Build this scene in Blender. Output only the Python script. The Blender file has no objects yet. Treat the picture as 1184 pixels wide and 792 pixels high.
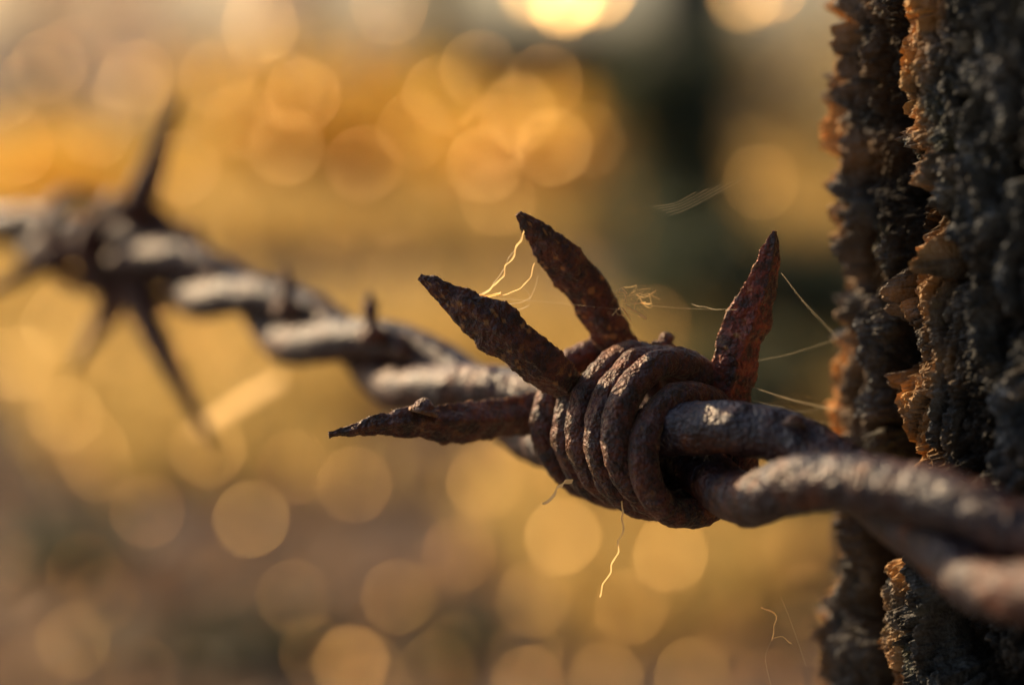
import bpy, math, random
import numpy as np
from mathutils import Vector, Matrix, noise
random.seed(7); rng = np.random.default_rng(7)
C = bpy.context.scene.collection
sc = bpy.context.scene
sc.view_settings.view_transform = 'Standard'; sc.view_settings.look = 'None'; sc.view_settings.exposure = 0

# ------------------------------------------------------------ camera
F = 1974.0; PITCH = math.radians(10.4); D0 = 0.075
CAM = Vector((0, 0, 1.05))
RI = Vector((1, 0, 0)); UP = Vector((0, math.sin(PITCH), math.cos(PITCH))); FW = Vector((0, math.cos(PITCH), -math.sin(PITCH)))
def P(px, py, z):                       # z in units of the focus distance
    Z = z * D0
    return CAM + RI * ((px - 592) / F * Z) - UP * ((py - 396) / F * Z) + FW * Z
def ray(px, py): return RI * ((px - 592) / F) - UP * ((py - 396) / F) + FW
def ground_hit(px, py, h=0.0):
    d = ray(px, py); t = (CAM.z - h) / -d.z
    return CAM + d * t
cd = bpy.data.cameras.new('camera'); cam = bpy.data.objects.new('camera', cd); C.objects.link(cam)
cam.location = CAM; cam.rotation_euler = (math.pi / 2 - PITCH, 0, 0)
cd.sensor_width = 36; cd.lens = 36 * F / 1184; cd.clip_start = 0.005; cd.clip_end = 3000
cd.dof.use_dof = True; cd.dof.focus_distance = D0 * 0.96; cd.dof.aperture_fstop = cd.lens / 3.3; cd.dof.aperture_blades = 0
sc.camera = cam

# ------------------------------------------------------------ light
EL = math.radians(25); AZ = math.radians(-47)
SUN = Vector((math.sin(AZ) * math.cos(EL), math.cos(AZ) * math.cos(EL), math.sin(EL)))
sl = bpy.data.lights.new('sun', 'SUN'); so = bpy.data.objects.new('sun', sl); C.objects.link(so)
sl.energy = 5.0; sl.angle = math.radians(0.5); sl.color = (1.0, 0.72, 0.40)
so.rotation_euler = SUN.to_track_quat('Z', 'Y').to_euler(); so.location = (-3, 3, 5)
w = bpy.data.worlds.new('World'); sc.world = w; w.use_nodes = True
nt = w.node_tree; sky = nt.nodes.new('ShaderNodeTexSky'); sky.sky_type = 'NISHITA'; sky.sun_disc = False
sky.sun_elevation = EL; sky.sun_rotation = AZ; sky.dust_density = 2.0
nt.links.new(sky.outputs[0], nt.nodes['Background'].inputs[0]); nt.nodes['Background'].inputs[1].default_value = 0.105

# ------------------------------------------------------------ materials
def newmat(name):
    m = bpy.data.materials.new(name); m.use_nodes = True
    n = m.node_tree.nodes; b = n['Principled BSDF']
    return m, n, m.node_tree.links, b
def ramp(n, stops):
    r = n.new('ShaderNodeValToRGB'); e = r.color_ramp.elements
    while len(e) < len(stops): e.new(0.5)
    for k, (p, c) in enumerate(stops): e[k].position = p; e[k].color = (*c, 1)
    return r
def noise_node(n, l, co, scale, detail=8, rough=.6, dist=0.0):
    t = n.new('ShaderNodeTexNoise'); t.inputs['Scale'].default_value = scale; t.inputs['Detail'].default_value = detail
    t.inputs['Roughness'].default_value = rough; t.inputs['Distortion'].default_value = dist
    l.new(co, t.inputs['Vector']); return t
def mix(n, l, fac, a, b, typ='MIX'):
    m = n.new('ShaderNodeMix'); m.data_type = 'RGBA'; m.blend_type = typ
    def put(s, v):
        if hasattr(v, 'links'): l.new(v, s)
        elif isinstance(v, (int, float)): s.default_value = v
        else: s.default_value = (*v, 1)
    put(m.inputs[0], fac); put(m.inputs[6], a); put(m.inputs[7], b)
    return m.outputs[2]
def rust(name, steel=0.0, orange=0.5, bump=1.0, red=1.0, k=1.0, rough=.62, crest=.1, sheen=.5, ior=2.0):
    m, n, l, b = newmat(name)
    co = n.new('ShaderNodeTexCoord').outputs['Object']
    a = noise_node(n, l, co, 1100, 12, .78, .3)
    r = ramp(n, [(.36, (.022 * k, .011 * k, .013 * k)), (.46, (.11 * k, .034 * k, .026 * k)), (.56, (.27 * k * red, .076 * k, .042 * k)), (.67, (.60 * k, .22 * k, .08 * k))])
    l.new(a.outputs[0], r.inputs[0])
    g = noise_node(n, l, co, 260, 8, .7, .8)
    gr = ramp(n, [(.42, (0, 0, 0)), (.54, (1, 1, 1))]); l.new(g.outputs[0], gr.inputs[0])
    c2n = noise_node(n, l, co, 2600, 8, .78)
    c2 = ramp(n, [(.38, (.012, .010, .018)), (.53, (.052, .044, .068)), (.66, (.17, .15, .20))]); l.new(c2n.outputs[0], c2.inputs[0])
    mm = n.new('ShaderNodeMath'); mm.operation = 'MULTIPLY'; mm.inputs[1].default_value = steel; l.new(gr.outputs[0], mm.inputs[0])
    col = mix(n, l, mm.outputs[0], r.outputs[0], c2.outputs[0])
    o = noise_node(n, l, co, 1500, 9, .75); orr = ramp(n, [(.57, (0, 0, 0)), (.66, (1, 1, 1))]); l.new(o.outputs[0], orr.inputs[0])
    om = n.new('ShaderNodeMath'); om.operation = 'MULTIPLY'; om.inputs[1].default_value = orange; l.new(orr.outputs[0], om.inputs[0])
    col = mix(n, l, om.outputs[0], col, (.65, .28, .08))
    geo = n.new('ShaderNodeNewGeometry'); pt = ramp(n, [(.54, (0, 0, 0)), (.64, (crest,) * 3)]); l.new(geo.outputs['Pointiness'], pt.inputs[0])
    col = mix(n, l, pt.outputs[0], col, (.76, .36, .12))                 # worn crests, painted paler to carry the rim light
    l.new(col, b.inputs['Base Color'])
    rr = ramp(n, [(.35, (rough,) * 3), (.65, (rough * .60,) * 3)]); l.new(g.outputs[0], rr.inputs[0]); l.new(rr.outputs[0], b.inputs['Roughness'])
    b.inputs['Metallic'].default_value = .15; b.inputs['IOR'].default_value = ior
    b.inputs['Sheen Weight'].default_value = sheen; b.inputs['Sheen Roughness'].default_value = .3; b.inputs['Sheen Tint'].default_value = (1, .75, .5, 1)
    f = noise_node(n, l, co, 5200, 3, .5); f2 = noise_node(n, l, co, 1700, 3, .5)
    ad = n.new('ShaderNodeMath'); ad.operation = 'MULTIPLY_ADD'; l.new(f.outputs[0], ad.inputs[0]); ad.inputs[1].default_value = .6; l.new(f2.outputs[0], ad.inputs[2])
    bp = n.new('ShaderNodeBump'); bp.inputs['Strength'].default_value = 1.0; bp.inputs['Distance'].default_value = .00024 * bump
    l.new(ad.outputs[0], bp.inputs['Height']); l.new(bp.outputs[0], b.inputs['Normal'])
    return m
M_COIL = rust('rust_dark_brown', .3, .5, 1.8, 1.3, .72)
M_SPIKE = rust('rust_flaking', .12, .7, 1.7, 1.2, .75, crest=.9, sheen=.8)
M_RED = rust('rust_red_flaking', .0, .7, 1.7, 1.8, 1.1, crest=.9, sheen=.8)
M_LINE = rust('rust_worn_steel', .92, .4, 1.0, 1.0, .6, .48, .0, .0, 1.9)

def leafmat(name, cols, trans=.5, rough=.5, spec=.5, metal=0.0):
    m, n, l, b = newmat(name)
    g = n.new('ShaderNodeNewGeometry')
    r = ramp(n, [(i / max(1, len(cols) - 1), c) for i, c in enumerate(cols)]); l.new(g.outputs['Random Per Island'], r.inputs[0])
    l.new(r.outputs[0], b.inputs['Base Color']); b.inputs['Roughness'].default_value = rough; b.inputs['Specular IOR Level'].default_value = spec
    b.inputs['Metallic'].default_value = metal
    t = n.new('ShaderNodeBsdfTranslucent'); l.new(r.outputs[0], t.inputs[0])
    ms = n.new('ShaderNodeMixShader'); ms.inputs[0].default_value = trans
    l.new(b.outputs[0], ms.inputs[1]); l.new(t.outputs[0], ms.inputs[2]); l.new(ms.outputs[0], n['Material Output'].inputs[0])
    return m
M_GOLD = leafmat('golden_leaf', [(.70, .36, .04), (.94, .60, .09), (.98, .72, .18), (.94, .52, .07)], .78)
M_TAN = leafmat('tan_leaf', [(.66, .46, .34), (.94, .72, .55), (.96, .82, .67), (.74, .59, .45)], .75)
M_DARK = leafmat('dark_green_leaf', [(.03, .045, .02), (.06, .075, .035), (.09, .09, .05)], .25)
M_GREEN = leafmat('dull_green_leaf', [(.06, .095, .065), (.11, .14, .085), (.15, .16, .10)], .35)
M_OLIVE = leafmat('olive_leaf', [(.34, .29, .15), (.66, .52, .27), (.82, .64, .32)], .65)
M_GRASS = leafmat('dry_grass_blade', [(.24, .21, .09), (.80, .55, .19), (.90, .65, .25), (.50, .41, .19)], .72)
M_LITTER = leafmat('fallen_leaf', [(.14, .09, .08), (.46, .25, .13), (.74, .44, .20), (.30, .25, .24)], .45, .45)
M_GLINT = leafmat('glint_leaf', [(.85, .46, .11), (.98, .65, .21), (.90, .44, .11)], .3, .32, .6, .40)  # part-metal gold, so the added leaves mirror the sun
M_GLOW = leafmat('sunlit_straw', [(.92, .60, .25), (.96, .70, .36)], .85, .5)
M_SILK = leafmat('silk', [(.72, .58, .38), (.80, .68, .48)], .75, .4, .6)

def groundmat():
    m, n, l, b = newmat('meadow_soil')
    co = n.new('ShaderNodeTexCoord').outputs['Object']
    a = noise_node(n, l, co, 1.1, 6, .6, .3)
    r = ramp(n, [(.38, (.03, .040, .036)), (.47, (.11, .09, .075)), (.54, (.30, .20, .12)), (.62, (.22, .22, .24))]); l.new(a.outputs[0], r.inputs[0])
    f = noise_node(n, l, co, 30, 8, .7); col = mix(n, l, .5, r.outputs[0], f.outputs[0], 'MULTIPLY')
    l.new(col, b.inputs['Base Color']); b.inputs['Roughness'].default_value = .9; b.inputs['Specular IOR Level'].default_value = .2
    f3 = noise_node(n, l, co, 14, 2, .5)
    bp = n.new('ShaderNodeBump'); bp.inputs['Distance'].default_value = .03; l.new(f3.outputs[0], bp.inputs['Height']); l.new(bp.outputs[0], b.inputs['Normal'])
    return m
def barkmat(name, k=1.0, fine=True):
    m, n, l, b = newmat(name)
    co = n.new('ShaderNodeTexCoord').outputs['Object']
    a = noise_node(n, l, co, 600 if fine else 12, 12, .85, .2)
    r = ramp(n, [(.34, (.016 * k, .015 * k, .015 * k)), (.46, (.08 * k, .084 * k, .086 * k)), (.55, (.19 * k, .205 * k, .22 * k)), (.68, (.48 * k, .51 * k, .54 * k))])
    l.new(a.outputs[0], r.inputs[0]); col = r.outputs[0]
    if fine:
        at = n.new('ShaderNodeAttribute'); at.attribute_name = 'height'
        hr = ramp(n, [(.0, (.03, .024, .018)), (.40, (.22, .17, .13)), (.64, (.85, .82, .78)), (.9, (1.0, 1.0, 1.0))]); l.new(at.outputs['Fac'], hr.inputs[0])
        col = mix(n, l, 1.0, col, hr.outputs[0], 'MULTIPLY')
        q = noise_node(n, l, co, 210, 8, .75, .6); qr = ramp(n, [(.56, (0, 0, 0)), (.66, (.45, .45, .45))]); l.new(q.outputs[0], qr.inputs[0])
        col = mix(n, l, qr.outputs[0], col, (.18, .19, .09))
        at2 = n.new('ShaderNodeAttribute'); at2.attribute_name = 'rim_light'       # orange sunlight painted onto the bark's rim edges
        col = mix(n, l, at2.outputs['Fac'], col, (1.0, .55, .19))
    l.new(col, b.inputs['Base Color']); b.inputs['Roughness'].default_value = .8; b.inputs['IOR'].default_value = 1.4
    f = noise_node(n, l, co, 2400 if fine else 60, 3, .5)
    bp = n.new('ShaderNodeBump'); bp.inputs['Strength'].default_value = 1; bp.inputs['Distance'].default_value = .0003 if fine else .01
    l.new(f.outputs[0], bp.inputs['Height']); l.new(bp.outputs[0], b.inputs['Normal'])
    return m
M_BARK = barkmat('grey_fissured_bark'); M_FARBARK = barkmat('dark_far_bark', .45, False)

# ------------------------------------------------------------ object helpers
def tag(o, label=None, cat=None, group=None, kind=None):
    for k, v in (('label', label), ('category', cat), ('group', group), ('kind', kind)):
        if v: o[k] = v
    return o
def empty(name, loc):
    o = bpy.data.objects.new(name, None); C.objects.link(o); o.location = loc; o.empty_display_size = .01; return o
def build(name, V, Fc, mat, parent=None, origin=None, smooth=True):
    org = np.array(origin if origin is not None else (0, 0, 0), dtype=float)
    me = bpy.data.meshes.new(name); me.from_pydata((np.asarray(V, dtype=float) - org).tolist(), [], Fc if isinstance(Fc, list) else Fc.tolist()); me.update()
    if smooth: me.polygons.foreach_set('use_smooth', [True] * len(me.polygons))
    me.materials.append(mat)
    o = bpy.data.objects.new(name, me); C.objects.link(o)
    if parent is not None: o.parent = parent
    elif origin is not None: o.location = origin
    return o
def resample(pts, step):
    pts = np.array([tuple(p) for p in pts]); d = np.r_[0, np.cumsum(np.linalg.norm(np.diff(pts, axis=0), axis=1))]
    n = max(3, int(d[-1] / step) + 1); s = np.linspace(0, d[-1], n)
    return np.stack([np.interp(s, d, pts[:, i]) for i in range(3)], 1)
def spline(ctrl, per=24):
    c = np.array([tuple(p) for p in ctrl], dtype=float); c = np.vstack([2 * c[0] - c[1], c, 2 * c[-1] - c[-2]]); out = []
    for i in range(1, len(c) - 2):
        for t in np.linspace(0, 1, per, endpoint=False):
            a, b_, d, e = c[i - 1], c[i], c[i + 1], c[i + 2]
            out.append(.5 * (2 * b_ + (d - a) * t + (2 * a - 5 * b_ + 4 * d - e) * t * t + (3 * b_ - a - 3 * d + e) * t ** 3))
    out.append(c[-2]); return np.array(out)
def terrace(x, n, sh=.72):
    y = x * n; f = math.floor(y); r = y - f; r = 0 if r < sh else (r - sh) / (1 - sh); return (f + r * r * (3 - 2 * r)) / n
def tube(pts, rad, sides=28, amp=0.0, freq=1500., flat=1.0, amp2=0.0, freq2=500., jag=0.0, box=0.0, twist=0.0):
    """swept tube with pitted surface; rad is a number or f(t); with box the section is a flat chiselled slab"""
    pts = np.asarray(pts); n = len(pts); T = np.gradient(pts, axis=0); T /= np.linalg.norm(T, axis=1)[:, None] + 1e-12
    s0 = -1 if box else 0
    u = np.cross(T[s0], (0.0, 1, .15)); u /= np.linalg.norm(u); Us = [None] * n
    order = range(n - 1, -1, -1) if box else range(n)
    for i in order:
        u = u - T[i] * u.dot(T[i]); u /= np.linalg.norm(u); Us[i] = u.copy()
    V = []
    for i in range(n):
        u = Us[i]; v = np.cross(T[i], u); t = i / (n - 1)
        r = rad(t) if callable(rad) else rad
        for k in range(sides):
            a = 2 * math.pi * k / sides; d = u * math.cos(a) + v * math.sin(a) * flat; q = pts[i] + d * r; rr = r
            if box:
                ab = a + twist * (1 - t) + .45; rr = r * (1 - box + box * .78 / max(abs(math.cos(ab)), abs(math.sin(ab))) * 1.12)
            if amp or amp2:
                e = 0.0
                if amp: e += amp * (noise.fractal(Vector(q * freq), .8, 2.1, 4))
                if amp2: e += amp2 * noise.noise(Vector(q * freq2))
                if jag:
                    j = noise.fractal(Vector(q * 750 + 9), .6, 2.1, 4); e += jag * terrace(j, 3.0)
                rr = max(rr + e * min(1, r / .0003), r * .3)
            V.append(pts[i] + d * rr)
    Fc = [(i * sides + k, i * sides + (k + 1) % sides, (i + 1) * sides + (k + 1) % sides, (i + 1) * sides + k) for i in range(n - 1) for k in range(sides)]
    Fc.append(tuple(range(sides))[::-1]); Fc.append(tuple((n - 1) * sides + k for k in range(sides)))
    return V, Fc
def join(parts):
    V, Fc = [], []
    for v, f in parts:
        o = len(V); V += [tuple(p) for p in v]; Fc += [tuple(i + o for i in q) for q in f]
    return V, Fc

# ------------------------------------------------------------ barbed wire
RW = .00112; RB = .00066
ctl = [ # px, py, z, phase/pi
 (1184, 654, .785, -.2), (1100, 612, .82, .1), (960, 556, .88, .50), (850, 534, .93, 1.0), (735, 506, 1.0, 1.5), (615, 480, 1.08, 2.05),
 (500, 437, 1.16, 2.65), (385, 397, 1.255, 3.5), (280, 350, 1.36, 4.4), (140, 290, 1.51, 5.9), (0, 268, 1.7, 7.5)]
pts = []
zr = P(1184, 650, .77)
for dx, y, dz, ph in ((.092, .040, .004, -6.5), (.055, .0445, .001, -4.0), (.038, .0458, 0, -2.7), (.029, .047, -.0005, -1.7), (.0225, .0510, -.0003, -.95)):
    pts.append((dx, y, zr.z + dz, ph))
for px, py, z, ph in ctl:
    q = P(px, py, z); pts.append((q.x, q.y, q.z, ph))
dl = np.array(pts[-1]) - np.array(pts[-2])
for k in (1, 2.2, 4, 8, 14, 22): pts.append(tuple(np.array(pts[15]) + dl * k * np.array((1, 1, .6, 1.08))))
CL = spline(pts, 40)
def dense(A, step):
    d = np.r_[0, np.cumsum(np.linalg.norm(np.diff(A[:, :3], axis=0), axis=1))]; s = np.arange(0, d[-1], step)
    return np.stack([np.interp(s, d, A[:, i]) for i in range(A.shape[1])], 1)
CLd = dense(CL, .00014)
keep = []; last = -9
for i, p in enumerate(CLd):
    dd = abs(p[1] - .075); st = 1 if dd < .03 else (2 if dd < .06 else 6)
    if i - last >= st: keep.append(i); last = i
CLd = CLd[keep]
T = np.gradient(CLd[:, :3], axis=0); T /= np.linalg.norm(T, axis=1)[:, None]
upv = np.array(UP); U = upv - T * (T @ upv)[:, None]; U /= np.linalg.norm(U, axis=1)[:, None]
W = np.cross(T, U); sgn = np.sign(-(W @ np.array(FW))); W *= sgn[:, None]
ROOT = P(735, 497, 1.0)
wire = empty('barbed_wire', ROOT)
tag(wire, 'rusty twisted two-strand barbed wire stretched past the rough bark trunk', 'barbed wire')
gapf = 1.0 + .30 * np.exp(-((CLd[:, 3] - .78) / .42) ** 2)        # strands stand a little apart right of the knot
for s in (0, 1):
    th = CLd[:, 3] * math.pi + s * math.pi
    c = CLd[:, :3] + (RW * .99 * gapf)[:, None] * (U * np.cos(th)[:, None] + W * np.sin(th)[:, None])
    v, f = tube(c, RW, 36, .00006, 1100, 1.0, .00006, 380, .00007)
    build('wire_strand', v, f, M_LINE, wire, ROOT)

def frame_at(ph):
    i = int(np.argmin(np.abs(CLd[:, 3] - ph))); return CLd[i, :3], T[i], U[i], W[i]
def coil(C0, Tt, Uu, Ww, s0, s1, f0, f1, rc, step=.00013, mod=None, lean=.00010):
    n = int(abs(f1 - f0) * rc / step); out = []
    for k in range(n + 1):
        t = k / n; f = f0 + (f1 - f0) * t; s = s0 + (s1 - s0) * t
        s += lean * math.sin(f + .6 * math.sin(t * 7)) + .00008 * math.sin(f * .37 + 1)
        r = rc * (1 + .015 * math.sin(f * 1.7 + s * 900) + .02 * math.sin(f * .53)); off = np.zeros(3)
        if mod:
            r2, o2 = mod(t); r *= r2; off = o2
        out.append(C0 + Tt * s + r * (Uu * math.cos(f) + Ww * math.sin(f)) + off)
    return np.array(out)
R_ = math.radians
def spike_r(r0, tip=.4, pw=.75, grow=.2):
    return lambda t: r0 * max(.13, (min(1, (1 - t) / tip)) ** pw) * (1 - grow + grow * min(1, t / (1 - tip))) * (1 + .05 * math.sin(t * 7 + r0 * 9e4))
def spike(ctrl, r0, parent, tip=.4, pw=.75, flat=.55, hero=True, jag=.00017, tw=.5, grow=.15, mat=None):
    c = resample(spline(ctrl, 30), .00008 if hero else .0003)
    v, f = tube(c, spike_r(r0, tip, pw, grow), 56 if hero else 16, .00004 if hero else .00005, 1700, flat, .00010 if hero else 0, 300, jag if hero else 0, .9, tw)
    return build('spike', v, f, mat or M_SPIKE, parent, ROOT)

C0, T0, U0, W0 = frame_at(1.5); C0 = C0 + U0 * .00048
RC = 2 * RW + RB * 1.3
def near_loop(t):
    k = min(1, max(0, (t - .19) / .07)); k = k * k * (3 - 2 * k)
    return .79 + .21 * k, -U0 * .00066 * (1 - k)
c1 = coil(C0, T0, U0, W0, -.0043, .0011, R_(310), R_(60 - 1440), RC, mod=near_loop)
v, f = tube(c1, RB, 34, .00005, 1700, 1, .00004, 600, .00008)
b1 = build('barb', v, f, M_COIL, wire, ROOT)
c2 = coil(C0, T0, U0, W0, .0016, .0034, R_(-10), R_(-450), RC * .97)
v, f = tube(c2, RB, 34, .00005, 1700, 1, .00004, 600, .00008)
b2 = build('barb', v, f, M_COIL, wire, ROOT)
e1 = c1[0]; e2 = c1[-1]; e3 = c2[0]; e4 = c2[-1]
spike([e1, P(842, 470, .985), P(850, 415, .98), P(872, 352, .975), P(886, 310, .97), P(896, 267, .965)], .00090, b1, .40, .55, .6, grow=.25, mat=M_RED)
spike([e2, P(640, 433, .975), P(597, 397, .967), P(543, 358, .965), P(485, 320, .965)], .00088, b1, .42, .60, .6)
spike([e3, P(703, 378, 1.01), P(676, 333, 1.0), P(640, 290, .985), P(599, 247, .975)], .00082, b2, .34, .6, .6, grow=.1)
spike([e4, P(612, 480, 1.03), P(560, 485, 1.01), P(500, 487, .99), P(440, 492, .975), P(380, 503, .965)], .00092, b2, .46, .6, .7, tw=.3)

# left, far knot
C1, T1, U1, W1 = frame_at(6.0)
c3 = coil(C1, T1, U1, W1, -.0050, -.0005, R_(300), R_(-150), RC * .98, .0004, None, .0010)
v, f = tube(c3, RB, 16, .00004, 1500); b3 = build('barb', v, f, M_COIL, wire, ROOT)
c4 = coil(C1, T1, U1, W1, .0018, .0065, R_(-10), R_(-450), RC * .96, .0004, None, -.0012)
v, f = tube(c4, RB, 16, .00004, 1500); b4 = build('barb', v, f, M_COIL, wire, ROOT)
spike([c3[0], P(158, 262, 1.50), P(178, 190, 1.48), P(210, 105, 1.46)], .00090, b3, .5, .6, .7, hero=False)
spike([c3[-1], P(150, 330, 1.47), P(190, 410, 1.44), P(250, 520, 1.42)], .00085, b3, .5, .6, .7, hero=False)
spike([c4[0], P(130, 345, 1.52), P(112, 380, 1.53), P(82, 430, 1.54)], .00090, b4, .5, .6, .7, hero=False)
spike([c4[-1], P(90, 285, 1.50), P(40, 310, 1.48), P(-30, 350, 1.45)], .00095, b4, .5, .7, .7, hero=False)

def scab(px, py, z, h, wpx, lean=0):
    a = P(px, py, z); b = P(px + lean, py - h, z)
    c = resample([a, (a + b) / 2, b], .00012); r0 = wpx / F * z * D0
    v, f = tube(c, lambda t: r0 * (1 - t * .75) * (1 + .2 * math.sin(t * 11)), 16, .00016, 1500)
    build('rust_scab', v, f, M_SPIKE, wire, ROOT)
scab(330, 365, 1.28, 56, 15, 2); scab(430, 395, 1.18, 56, 16, -2); scab(462, 410, 1.17, 26, 11, 4); scab(768, 402, 1.0, 18, 16, 4)
scab(488, 478, .98, 18, 17, 5); scab(245, 325, 1.38, 26, 12, 3); scab(918, 492, .9, 12, 15, 3)

# ------------------------------------------------------------ near tree: bark trunk
R0 = .0257; TC = Vector((.0406, .0776, 0))
fa0, fa1 = R_(148), R_(222)
ang = list(np.arange(fa0, fa1, .000095 / R0)); k = fa1; st = .0003 / R0
while k < fa0 + 2 * math.pi - .001: ang.append(k); st = min(st * 1.3, .0015 / R0); k += st
zs = list(np.arange(1.012, 1.060, .000095)); k = 1.060; st = .0003
while k < 4.2: zs.append(k); st = min(st * 1.15, .02); k += st
k = 1.012; st = .0003; low = []
while k > -.02: st = min(st * 1.15, .012); k -= st; low.append(k)
zs = low[::-1] + zs
V = []; H = []; RIM_LIT = []
zt = P(955, 6, 1.07).z * 1000; zb = P(955, 745, 1.07).z * 1000
def cells(q, s, wth):
    dd, pp = noise.voronoi(q * s); e = dd[1] - dd[0]; g = min(1, max(0, e / wth))
    return g * g * (3 - 2 * g), noise.cell(pp[0] * 7.3)
for z in zs:
    grow = (1 + max(0, .12 - z) * 2.0) * (1 - max(0, z - 1.3) * .16)
    fine_row = 1.007 < z < 1.065; zm = z * 1000
    dxl = -min(.02, max(-.02, z - 1.035)) * .018
    wob = 4 * noise.noise(Vector((0, 3, zm * .10))) + 2 * noise.noise(Vector((5, 3, zm * .45)))
    dep = 2.8 + 1.4 * noise.noise(Vector((1, 1, zm * .12)))
    ed = .4 * noise.noise(Vector((4, 4, zm * .16))) + .8 * terrace(noise.noise(Vector((4, 9, zm * .9))), 2.5, .85) + 1.0 * math.exp(-((zm - zt) / .5) ** 2) + .6 * math.exp(-((zm - zb) / 1.0) ** 2)
    for a in ang:
        ca, sa = math.cos(a), math.sin(a); dg = math.degrees(a)
        p = Vector((ca * 25, sa * 25, zm))
        wv = Vector((noise.noise(p * .45), noise.noise(p * .45 + Vector((7, 3, 1))), noise.noise(p * .4 + Vector((1, 9, 4))) * 1.5)) * .9
        q = (p + wv); q.z *= .24
        g, lv = cells(q, .36, .10)
        f0 = noise.noise(p * .09)
        hgt = -1.3 * (1 - g) + .9 * lv * g + .4 * f0 - .9
        if dg < 236:
            hgt -= dep * math.exp(-((dg - 190 - wob) / 3.4) ** 2)
            hgt += ed * math.exp(-((dg - 172) / 12) ** 2)
        rim_lit = 0.0
        if fine_row:
            q2 = p + wv * 1.2 + Vector((3, 1, 0)); q2.z *= .42
            g2, lv2 = cells(q2, .80, .06); q3 = Vector((p.x, p.y, p.z * .75)) + wv * 1.5
            g3, lv3 = cells(q3, 1.9, .10)
            hgt += (-.32 * (1 - g2) + .50 * lv2) * (.3 + .7 * g) + (-.14 * (1 - g3) + .24 * lv3)
            rg = abs(noise.fractal(p * 1.3, .6, 2.2, 4))
            hgt += -.30 * max(0, .16 - rg) / .16 + .13 * noise.fractal(p * 4.0, .6, 2.2, 3)
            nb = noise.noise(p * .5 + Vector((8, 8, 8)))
            rim_lit = max(0, nb + .25) * 1.6 * (1 if lv2 + lv3 * .5 > .6 else .15) * g
            rim1 = math.exp(-((dg - 171) / 7.5) ** 2); rim2 = math.exp(-((dg - 197 - wob) / 2.6) ** 2)  # bands where the painted rim sunlight goes
            rim_lit = (rim_lit + .75 * g2 * max(0, nb + .55)) * min(1, rim1 + .8 * rim2) + rim_lit * .04
        else: hgt += .6 * noise.fractal(p * .6, .6, 2.2, 4)
        r = (R0 + hgt * .001) * grow
        V.append((TC.x + ca * r + dxl, TC.y + sa * r, z)); H.append(min(1, max(0, (hgt + 3.2) / 3.3))); RIM_LIT.append(min(.95, rim_lit))
na = len(ang)
Fc = [(i * na + j, i * na + (j + 1) % na, (i + 1) * na + (j + 1) % na, (i + 1) * na + j) for i in range(len(zs) - 1) for j in range(na)]
Fc.append(tuple((len(zs) - 1) * na + j for j in range(na)))
tr = empty('tree', (TC.x, TC.y, 0)); tag(tr, 'slim grey tree trunk with deeply cracked sunlit bark beside the wire', 'tree')
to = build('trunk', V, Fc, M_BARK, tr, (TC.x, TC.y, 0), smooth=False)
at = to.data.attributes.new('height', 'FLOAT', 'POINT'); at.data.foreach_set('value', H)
at = to.data.attributes.new('rim_light', 'FLOAT', 'POINT'); at.data.foreach_set('value', RIM_LIT)

# ------------------------------------------------------------ ground
gx = np.linspace(-1, 1, 81); gx = np.sign(gx) * np.abs(gx) ** 3 * 900
GV = [(x, y, 0.02 * noise.noise(Vector((x * .8, y * .8, 0))) if abs(x) < 20 and abs(y) < 20 else 0) for y in gx for x in gx]
GF = [(j * 81 + i, j * 81 + i + 1, (j + 1) * 81 + i + 1, (j + 1) * 81 + i) for j in range(80) for i in range(80)]
tag(build('ground', GV, GF, groundmat()), kind='structure')

# ------------------------------------------------------------ leaves
SB = np.array(tuple(SUN))
def quads(cen, nrm, size, asp=.6, fold=.15):
    n = len(cen); nrm = nrm / (np.linalg.norm(nrm, axis=1)[:, None] + 1e-9)
    t = rng.normal(size=(n, 3)); t -= nrm * (t * nrm).sum(1)[:, None]; t /= np.linalg.norm(t, axis=1)[:, None] + 1e-9
    b = np.cross(nrm, t); s = np.asarray(size)[:, None] * .5
    A = cen + t * s; B = cen + b * s * asp + t * s * .15 + nrm * s * fold; Cc = cen - t * s; Dd = cen - b * s * asp + t * s * .15 + nrm * s * fold
    V = np.stack([A, B, Cc, Dd], 1).reshape(-1, 3); i = np.arange(n)[:, None] * 4
    return V, (i + np.array([[0, 1, 2, 3]]))
def cloud(cx, cy, z0, wd, ht, dp, n, size, clumps=12, bias=1.4):
    cc = np.stack([rng.uniform(-.5, .5, clumps) * wd * .8, rng.uniform(-.5, .5, clumps) * dp * .8, rng.uniform(.12, .88, clumps) * ht], 1)
    k = rng.integers(0, clumps, n); sp = np.array((wd, dp, ht)) * .13
    p = cc[k] + rng.normal(size=(n, 3)) * sp; p[:, 2] = np.clip(p[:, 2], .01, None) + z0; p[:, 0] += cx; p[:, 1] += cy
    return quads(p, rng.normal(size=(n, 3)) + SB * bias, rng.uniform(.6, 1.3, n) * size)
def xat(px, dist): return (px - 592) / F * dist / math.cos(PITCH)
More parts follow.
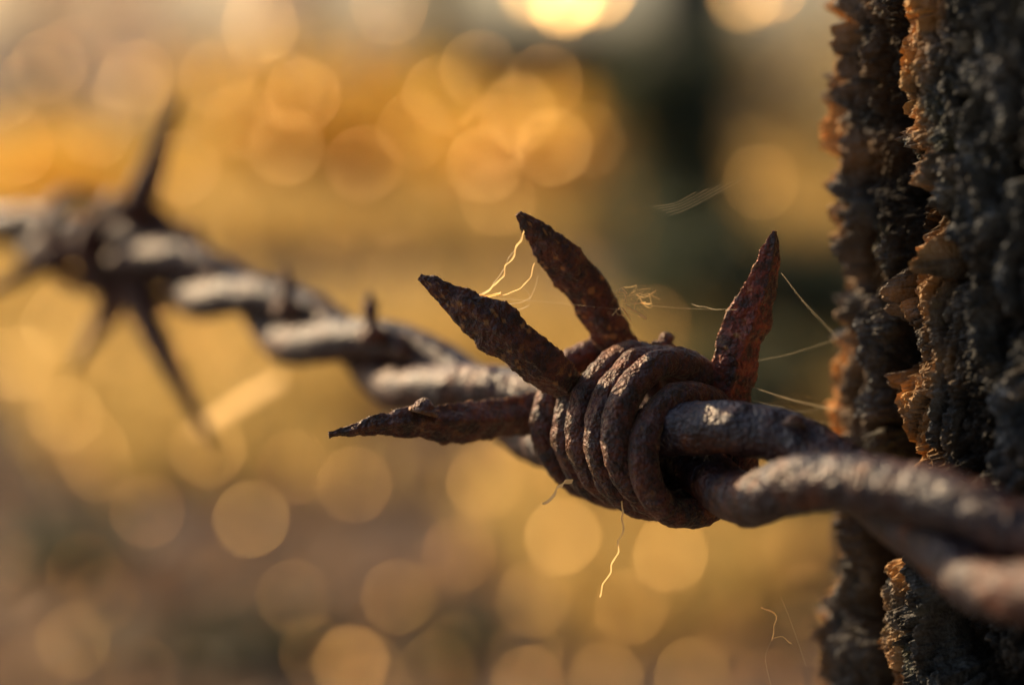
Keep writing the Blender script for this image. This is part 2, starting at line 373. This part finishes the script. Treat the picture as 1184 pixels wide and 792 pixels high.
def shrub_at(x, dist, wd, ht, mat, n, size, label, group=None, z0=0.0, clumps=12, name='shrub', cat='shrub', sr=.012):
    e = empty(name, (x, dist, 0)); tag(e, label, cat, group)
    V, Fq = cloud(x, dist, z0, wd, ht, wd * .7, n, size, clumps)
    build('foliage', V, Fq, mat, e, (x, dist, 0), False)
    st = []
    for k in range(6):
        a = random.uniform(0, 6.28); tip = Vector((x + math.cos(a) * wd * .33, dist + math.sin(a) * wd * .25, z0 + ht * random.uniform(.6, .9)))
        b = Vector((x + math.cos(a) * .05 * min(1, wd), dist + math.sin(a) * .05 * min(1, wd), -.02)); md = (b + tip) / 2 + Vector((0, 0, ht * .1))
        st.append(tube(resample(spline([b, md, tip], 6), max(.02, ht / 12)), lambda t: sr * (1 - t * .7) * (1 + ht * .3), 6))
    v, f = join(st); build('stems', v, f, M_FARBARK, e, (x, dist, 0))
def shrub(px, dist, *a, **k): shrub_at(xat(px, dist), dist, *a, **k)
def limbs(x, y, ht, crown_z, cw, r):
    st = []
    for k in range(7):
        a = k * 2.4; z = crown_z + (ht - crown_z) * k / 9; L = cw * .4
        st.append(tube(resample([(x, y, z), (x + math.cos(a) * L * .5, y + math.sin(a) * L * .5, z + .25 * L), (x + math.cos(a) * L, y + math.sin(a) * L, z + .7 * L)], .2), lambda t: r * .35 * (1 - t * .8), 7))
    return st
def tree(px, dist, tr_r, ht, crown_z, cw, mat, n, size, label, clumps=16, x=None):
    x = xat(px, dist) if x is None else x; e = empty('tree', (x, dist, 0)); tag(e, label, 'tree')
    st = [tube(resample(spline([(x, dist, -.05), (x + .05, dist, ht * .4), (x - .04, dist, ht * .95)], 8), .15), lambda t: tr_r * (1.25 - t) if t > .15 else tr_r * (1.1 + (.15 - t) * 2.5), 14, .02 * tr_r / .15, 6)]
    v, f = join(st + limbs(x, dist, ht, crown_z, cw, tr_r)); build('trunk', v, f, M_FARBARK, e, (x, dist, 0))
    V, Fq = cloud(x, dist, crown_z, cw, ht - crown_z + .5, cw, n, size, clumps); build('crown', V, Fq, mat, e, (x, dist, 0), False)

# unseen crown and dark trees, added to shade the wire from the open sky
v, f = join(limbs(TC.x, TC.y, 4.2, 2.9, 3.4, .05)); build('limb', v, f, M_FARBARK, tr, (TC.x, TC.y, 0))
V1, F1 = cloud(TC.x + .7, TC.y - 1.4, 2.95, 3.6, 1.6, 3.6, 5200, .17, 30, 0); build('crown', V1, F1, M_DARK, tr, (TC.x, TC.y, 0), False)  # canopy out of view, added to cut skylight on the wire
for k, (x, y) in enumerate(((-3.2, -3.4), (-.6, -4.2), (2.2, -3.6), (4.4, -1.4), (4.8, 1.8))):
    e_l = ('behind the camera to the left', 'straight behind the camera', 'behind the camera to the right', 'to the right of the near trunk', 'far right beyond the near trunk')[k]
    tree(0, y, .12, 5.0, .1, 3.4, M_DARK, 2600, .24, 'unseen dark tree added for shade ' + e_l, 18, x)

shrub(330, 11, 2.3, .95, M_GOLD, 2600, .09, 'wide golden-leaved shrub at the left edge of the dark hedge', clumps=14)
shrub(610, 10, 1.3, .72, M_GOLD, 1900, .08, 'low bright golden shrub between the wire knots, in front of the dark trunk')
shrub(60, 9, 1.4, .55, M_GOLD, 1100, .08, 'small golden shrub seen above the blurred left barbs')
shrub(640, 17, 3.0, .98, M_DARK, 4500, .13, 'long dark green hedge-like shrub under the pale sky gap', clumps=34)
shrub(860, 5.2, .84, .50, M_GREEN, 2300, .06, 'dark green shrub low at the foot of the far tree trunk')
shrub(835, 3.9, .56, .32, M_GREEN, 1600, .05, 'small dull green shrub just above the wire between coil and bark trunk')
shrub(780, 6.4, .66, 1.0, M_GREEN, 2600, .06, 'narrow dark shrub hugging the left foot of the far trunk')
shrub(910, 13, 1.3, 1.12, M_OLIVE, 1800, .10, 'olive tan shrub between the dark tree and the bark trunk')
shrub(1110, 10, 2.0, 1.3, M_OLIVE, 1800, .10, 'olive shrub hidden mostly behind the near bark trunk')
for px, py, wd, lb in ((245, 745, .34, 'low grey-green plant at the bottom left of the view'), (870, 690, .26, 'low grey-green plant beside the foot of the bark trunk'), (90, 640, .30, 'low grey-green plant at the far left ground'), (560, 745, .24, 'low grey-green plant at the bottom centre of the view'), (130, 395, .5, 'low grey-green plant right behind the far barb')):
    dist = ground_hit(px, py, .03).y
    shrub(px, dist, wd, wd * .3, M_GREEN, 420, .03, lb, name='ground_plant', cat='plant', clumps=10, sr=.002)
tree(785, 7.4, .17, 5.0, 2.4, 2.0, M_DARK, 2200, .12, 'dark-stemmed tree standing in the middle of the blurred meadow')
tree(60, 22, .16, 6.0, .7, 4.5, M_TAN, 6500, .16, 'tan-leaved tree at the far left behind the golden shrubs')
tree(350, 24, .18, 6.5, .8, 3.0, M_TAN, 4500, .16, 'tan-leaved tree left of the pale sky gap')
tree(500, 20, .14, 5.5, .9, 1.1, M_OLIVE, 1500, .14, 'narrow olive tree directly left of the pale sky gap')
tree(1040, 24, .16, 6.0, .9, 2.4, M_TAN, 4000, .16, 'tan-leaved tree right of the dark-stemmed tree')
tree(-480, 20, .18, 6.0, .8, 4.5, M_TAN, 4000, .18, 'tan-leaved tree outside the left side of the view')
tree(1500, 20, .18, 6.0, .8, 5.5, M_OLIVE, 4000, .18, 'olive tree outside the right side of the view')

# dry grass and litter
N = 50000; y = 2.2 + 14 * rng.random(N) ** 1.25; x = rng.uniform(-1, 1, N) * (y * .42 + .5)
d = np.array([noise.noise(Vector((a * .9, b * .5, 3))) for a, b in zip(x, y)])
k = (d * 2.6 + rng.uniform(-.2, .2, N) + np.clip((y - 4.8) * .2, -.5, .10)) > 0; x, y = x[k], y[k]; n = len(x)
h = rng.uniform(.06, .22, n) * (1 + np.clip((y - 4) * .12, -.4, .5)); wd = rng.uniform(.004, .012, n) + y * .0006
a = math.atan2(SUN.y, SUN.x) + math.pi / 2 + rng.normal(size=n) * .6
lx, ly = rng.normal(size=n) * h * .35, rng.normal(size=n) * h * .35
B0 = np.stack([x - np.cos(a) * wd, y - np.sin(a) * wd, np.zeros(n)], 1); B1 = np.stack([x + np.cos(a) * wd, y + np.sin(a) * wd, np.zeros(n)], 1)
M1 = np.stack([x + lx * .4 + np.cos(a) * wd * .8, y + ly * .4 + np.sin(a) * wd * .8, h * .6], 1); TP = np.stack([x + lx, y + ly, h], 1)
M0 = M1 - np.stack([np.cos(a) * wd * 1.6, np.sin(a) * wd * 1.6, np.zeros(n)], 1)
GVv = np.stack([B0, B1, M1, TP, M0], 1).reshape(-1, 3); gi = np.arange(n)[:, None] * 5 + np.array([[0, 1, 2, 3, 4]])
tag(build('dry_grass', GVv, gi, M_GRASS, None, None, False), 'golden dry meadow grass blurred behind the wire', 'grass', None, 'stuff')
N = 6000; y = 1.8 + 8 * rng.random(N) ** 1.2; x = rng.uniform(-1, 1, N) * (y * .42 + .4)
cen = np.stack([x, y, rng.uniform(.015, .06, N)], 1); nr = rng.normal(size=(N, 3)) * .5 + (0, 0, 1)
V1, F1 = quads(cen, nr, rng.uniform(.03, .09, N))
tag(build('fallen_leaves', V1, F1, M_LITTER, None, None, False), 'brown and orange fallen leaves scattered over the ground', 'leaves', None, 'stuff')
gl = [(650, 620, 1.05), (775, 640, .95), (290, 600, .85), (405, 765, 1.0), (530, 640, .6), (460, 690, .6), (170, 590, .55), (75, 480, .7), (700, 785, .8), (800, 780, .8), (610, 790, .8),
      (560, 560, .6), (340, 540, .6), (120, 690, .4), (40, 770, .4), (860, 740, .4), (240, 520, .75), (20, 420, .7), (590, 490, .7), (410, 560, .6), (730, 700, .7), (900, 640, .4), (340, 690, .5)]
for k in range(60): gl.append((random.uniform(-60, 950), random.uniform(300, 800), random.uniform(.25, .6)))
cen = [ground_hit(px, py, .20) for px, py, s in gl]; sz = [s * .0078 * c.y for (px, py, s), c in zip(gl, cen)]
g2 = [(600, 130, .9), (640, 170, .9), (560, 190, .8), (480, 150, .7), (420, 190, .8), (330, 170, .8), (350, 110, .7), (680, 160, .7), (280, 140, .6), (110, 150, .6), (180, 60, .9), (90, 60, .9), (20, 170, .6), (240, 230, .6), (520, 250, .5), (60, 260, .6), (400, 290, .5), (300, 30, .9), (510, 110, .8), (450, 240, .6), (150, 110, .6), (630, 95, .7), (380, 60, .6), (880, 210, .5), (40, 100, .6), (250, 90, .6), (655, -6, 2.8), (620, -16, 2.0), (692, -14, 2.0), (655, -40, 2.0), (862, -8, 1.6), (890, -16, 1.3), (450, 8, .8)]  # topmost leaves stand in for the bright sky gap
for k in range(20): g2.append((random.uniform(-40, 700), random.uniform(60, 300), random.uniform(.4, .8)))
for px, py, s in g2:
    dist = 8.6 if py > 75 else 12; c = CAM + ray(px, py) * dist; cen.append(c); sz.append((.0078 if py > 75 else .0070) * s * dist)
nr = np.array([tuple((SUN + (CAM - c).normalized()).normalized()) for c in cen]) + rng.normal(size=(len(cen), 3)) * .018  # added leaves, each tilted to flash the sun into the camera
cen = np.array([tuple(c) for c in cen])
V1, F1 = quads(cen[:len(gl)], nr[:len(gl)], np.array(sz[:len(gl)]), .9, .01)
tag(build('glint_leaves', V1, F1, M_GLINT, None, None, False), 'added mirror-like leaves tilted to glint among the grass', 'leaves', None, 'stuff')
V1, F1 = quads(cen[len(gl):], nr[len(gl):], np.array(sz[len(gl):]), .9, .01)
tag(build('high_glint_leaves', V1, F1, M_GLINT, None, None, False), 'added mirror-like leaves tilted to glint over the shrubs and sky gap', 'leaves', None, 'stuff')

# ------------------------------------------------------------ silk and fibres: thin flat ribbons lying across the light
web = empty('spider_web', P(600, 300, 1.0)); tag(web, 'torn fine spider silk strung between the spikes of the near barb', 'spider web')
WO = P(600, 300, 1.0)
def thread(ctrl, r, name='silk_thread', parent=web, mat=M_SILK, amp=0.0, org=None):
    c = resample(spline([P(*q) for q in ctrl], 14), .00010); n = len(c); Tn = np.gradient(c, axis=0); Tn /= np.linalg.norm(Tn, axis=1)[:, None]
    if amp:
        c = c + np.array([[noise.noise(Vector((i * .21, 3.1 * j, r * 1e5))) for j in range(3)] for i in range(n)]) * amp
    V = []
    for i in range(n):
        sd = np.cross(Tn[i], SB); sd /= np.linalg.norm(sd); k = r * (1 + (.45 * noise.noise(Vector((i * .3, 7, r * 1e5))) if amp else 0))
        V += [c[i] - sd * k, c[i] + sd * k]
    Fc = [(2 * i, 2 * i + 1, 2 * i + 3, 2 * i + 2) for i in range(n - 1)]
    return build(name, V, Fc, mat, parent, org or WO)
thread([(606, 268, .975), (590, 302, .97), (572, 330, .967), (553, 344, .965)], .00006, amp=.00014, mat=M_GLOW)
thread([(604, 272, .975), (584, 308, .97), (564, 336, .967), (546, 341, .965)], .000015, amp=.0001)
thread([(540, 346, .965), (552, 341, .965), (566, 343, .966), (580, 338, .968)], .00006, amp=.00012, mat=M_GLOW)
thread([(553, 344, .965), (585, 340, .968), (606, 330, .972), (618, 306, .975)], .00003, amp=.0001, mat=M_GLOW)
thread([(545, 338, .965), (575, 352, .97), (612, 345, .975), (622, 318, .98)], .00001, amp=.00008)
thread([(560, 346, .965), (590, 358, .97), (612, 352, .975), (606, 330, .98)], .00001, amp=.00008)
thread([(903, 315, .97), (930, 350, .99), (966, 388, 1.02)], .000004)
thread([(860, 420, .98), (910, 410, .99), (968, 392, 1.02)], .000004)
thread([(862, 445, .98), (915, 462, .99), (966, 474, 1.02)], .000007)
thread([(868, 470, .98), (920, 482, .99), (966, 492, 1.02)], .000004)
thread([(870, 462, .98), (900, 470, .985), (930, 476, 1.0), (966, 468, 1.02)], .000004, amp=.0001)
thread([(735, 352, .98), (800, 357, .975), (852, 358, .97)], .000005)
thread([(800, 352, .975), (830, 358, .975), (852, 358, .97)], .00001, amp=.00008)
thread([(560, 344, .965), (640, 350, .975), (735, 360, .98)], .000004)
for k in range(5):
    a, b = 755 + k * 5, 248 - k; thread([(a, b - 9 + k * 3.5, .97), (a + 25, b - 13 + k * 2, .97), (a + 50 + k * 9, b - 26 - k * 3, .97)], .000003)
for k in range(26):
    x0, y0 = random.uniform(704, 742), random.uniform(338, 368)
    thread([(x0, y0, .98), (x0 + random.uniform(-10, 14), y0 + random.uniform(-14, 8), .98), (x0 + random.uniform(8, 24), y0 + random.uniform(-12, 10), .98)], random.choice((.000003, .000005, .00001, .000025)), mat=M_GLOW, amp=.0001)
tag(thread([(719, 580, .96), (720, 610, .96), (711, 645, .96), (700, 672, .96), (692, 688, .96)], .00006, 'dry_fibre', None, M_GLOW, .00012, P(719, 580, .96)), 'golden dry plant fibre dangling below the coiled barb', 'fibre')
tag(thread([(662, 556, .97), (648, 560, .965), (638, 574, .96), (627, 580, .96)], .00012, 'dry_fibre', None, M_GLOW, .0002, P(655, 558, .965)), 'short orange fibre stuck under the left side of the coil', 'fibre')
tag(thread([(226, 498, 1.60), (262, 474, 1.60), (292, 455, 1.61), (324, 438, 1.61)], .00060, 'straw', None, M_GLOW, .0, P(226, 498, 1.60)), 'thin shiny straw glowing beside the far barb\'s lower spike', 'straw')
db = empty('silk_debris', P(893, 720, 1.0)); tag(db, 'tiny orange debris caught on a loose silk thread below the wire', 'silk'); DO = P(893, 720, 1.0)
thread([(880, 702, .97), (892, 706, .97), (896, 722, .97), (893, 738, .97)], .00004, 'debris', db, M_GLOW, .00015, DO)
thread([(893, 738, .97), (905, 736, .97), (915, 742, .97)], .00002, 'debris', db, M_GLOW, .0001, DO)
thread([(893, 738, .97), (885, 760, .97), (892, 795, .97)], .000006, 'silk_thread', db, M_SILK, 0, DO)
thread([(903, 690, .97), (915, 720, .97), (932, 770, .97)], .000005, 'silk_thread', db, M_SILK, 0, DO)
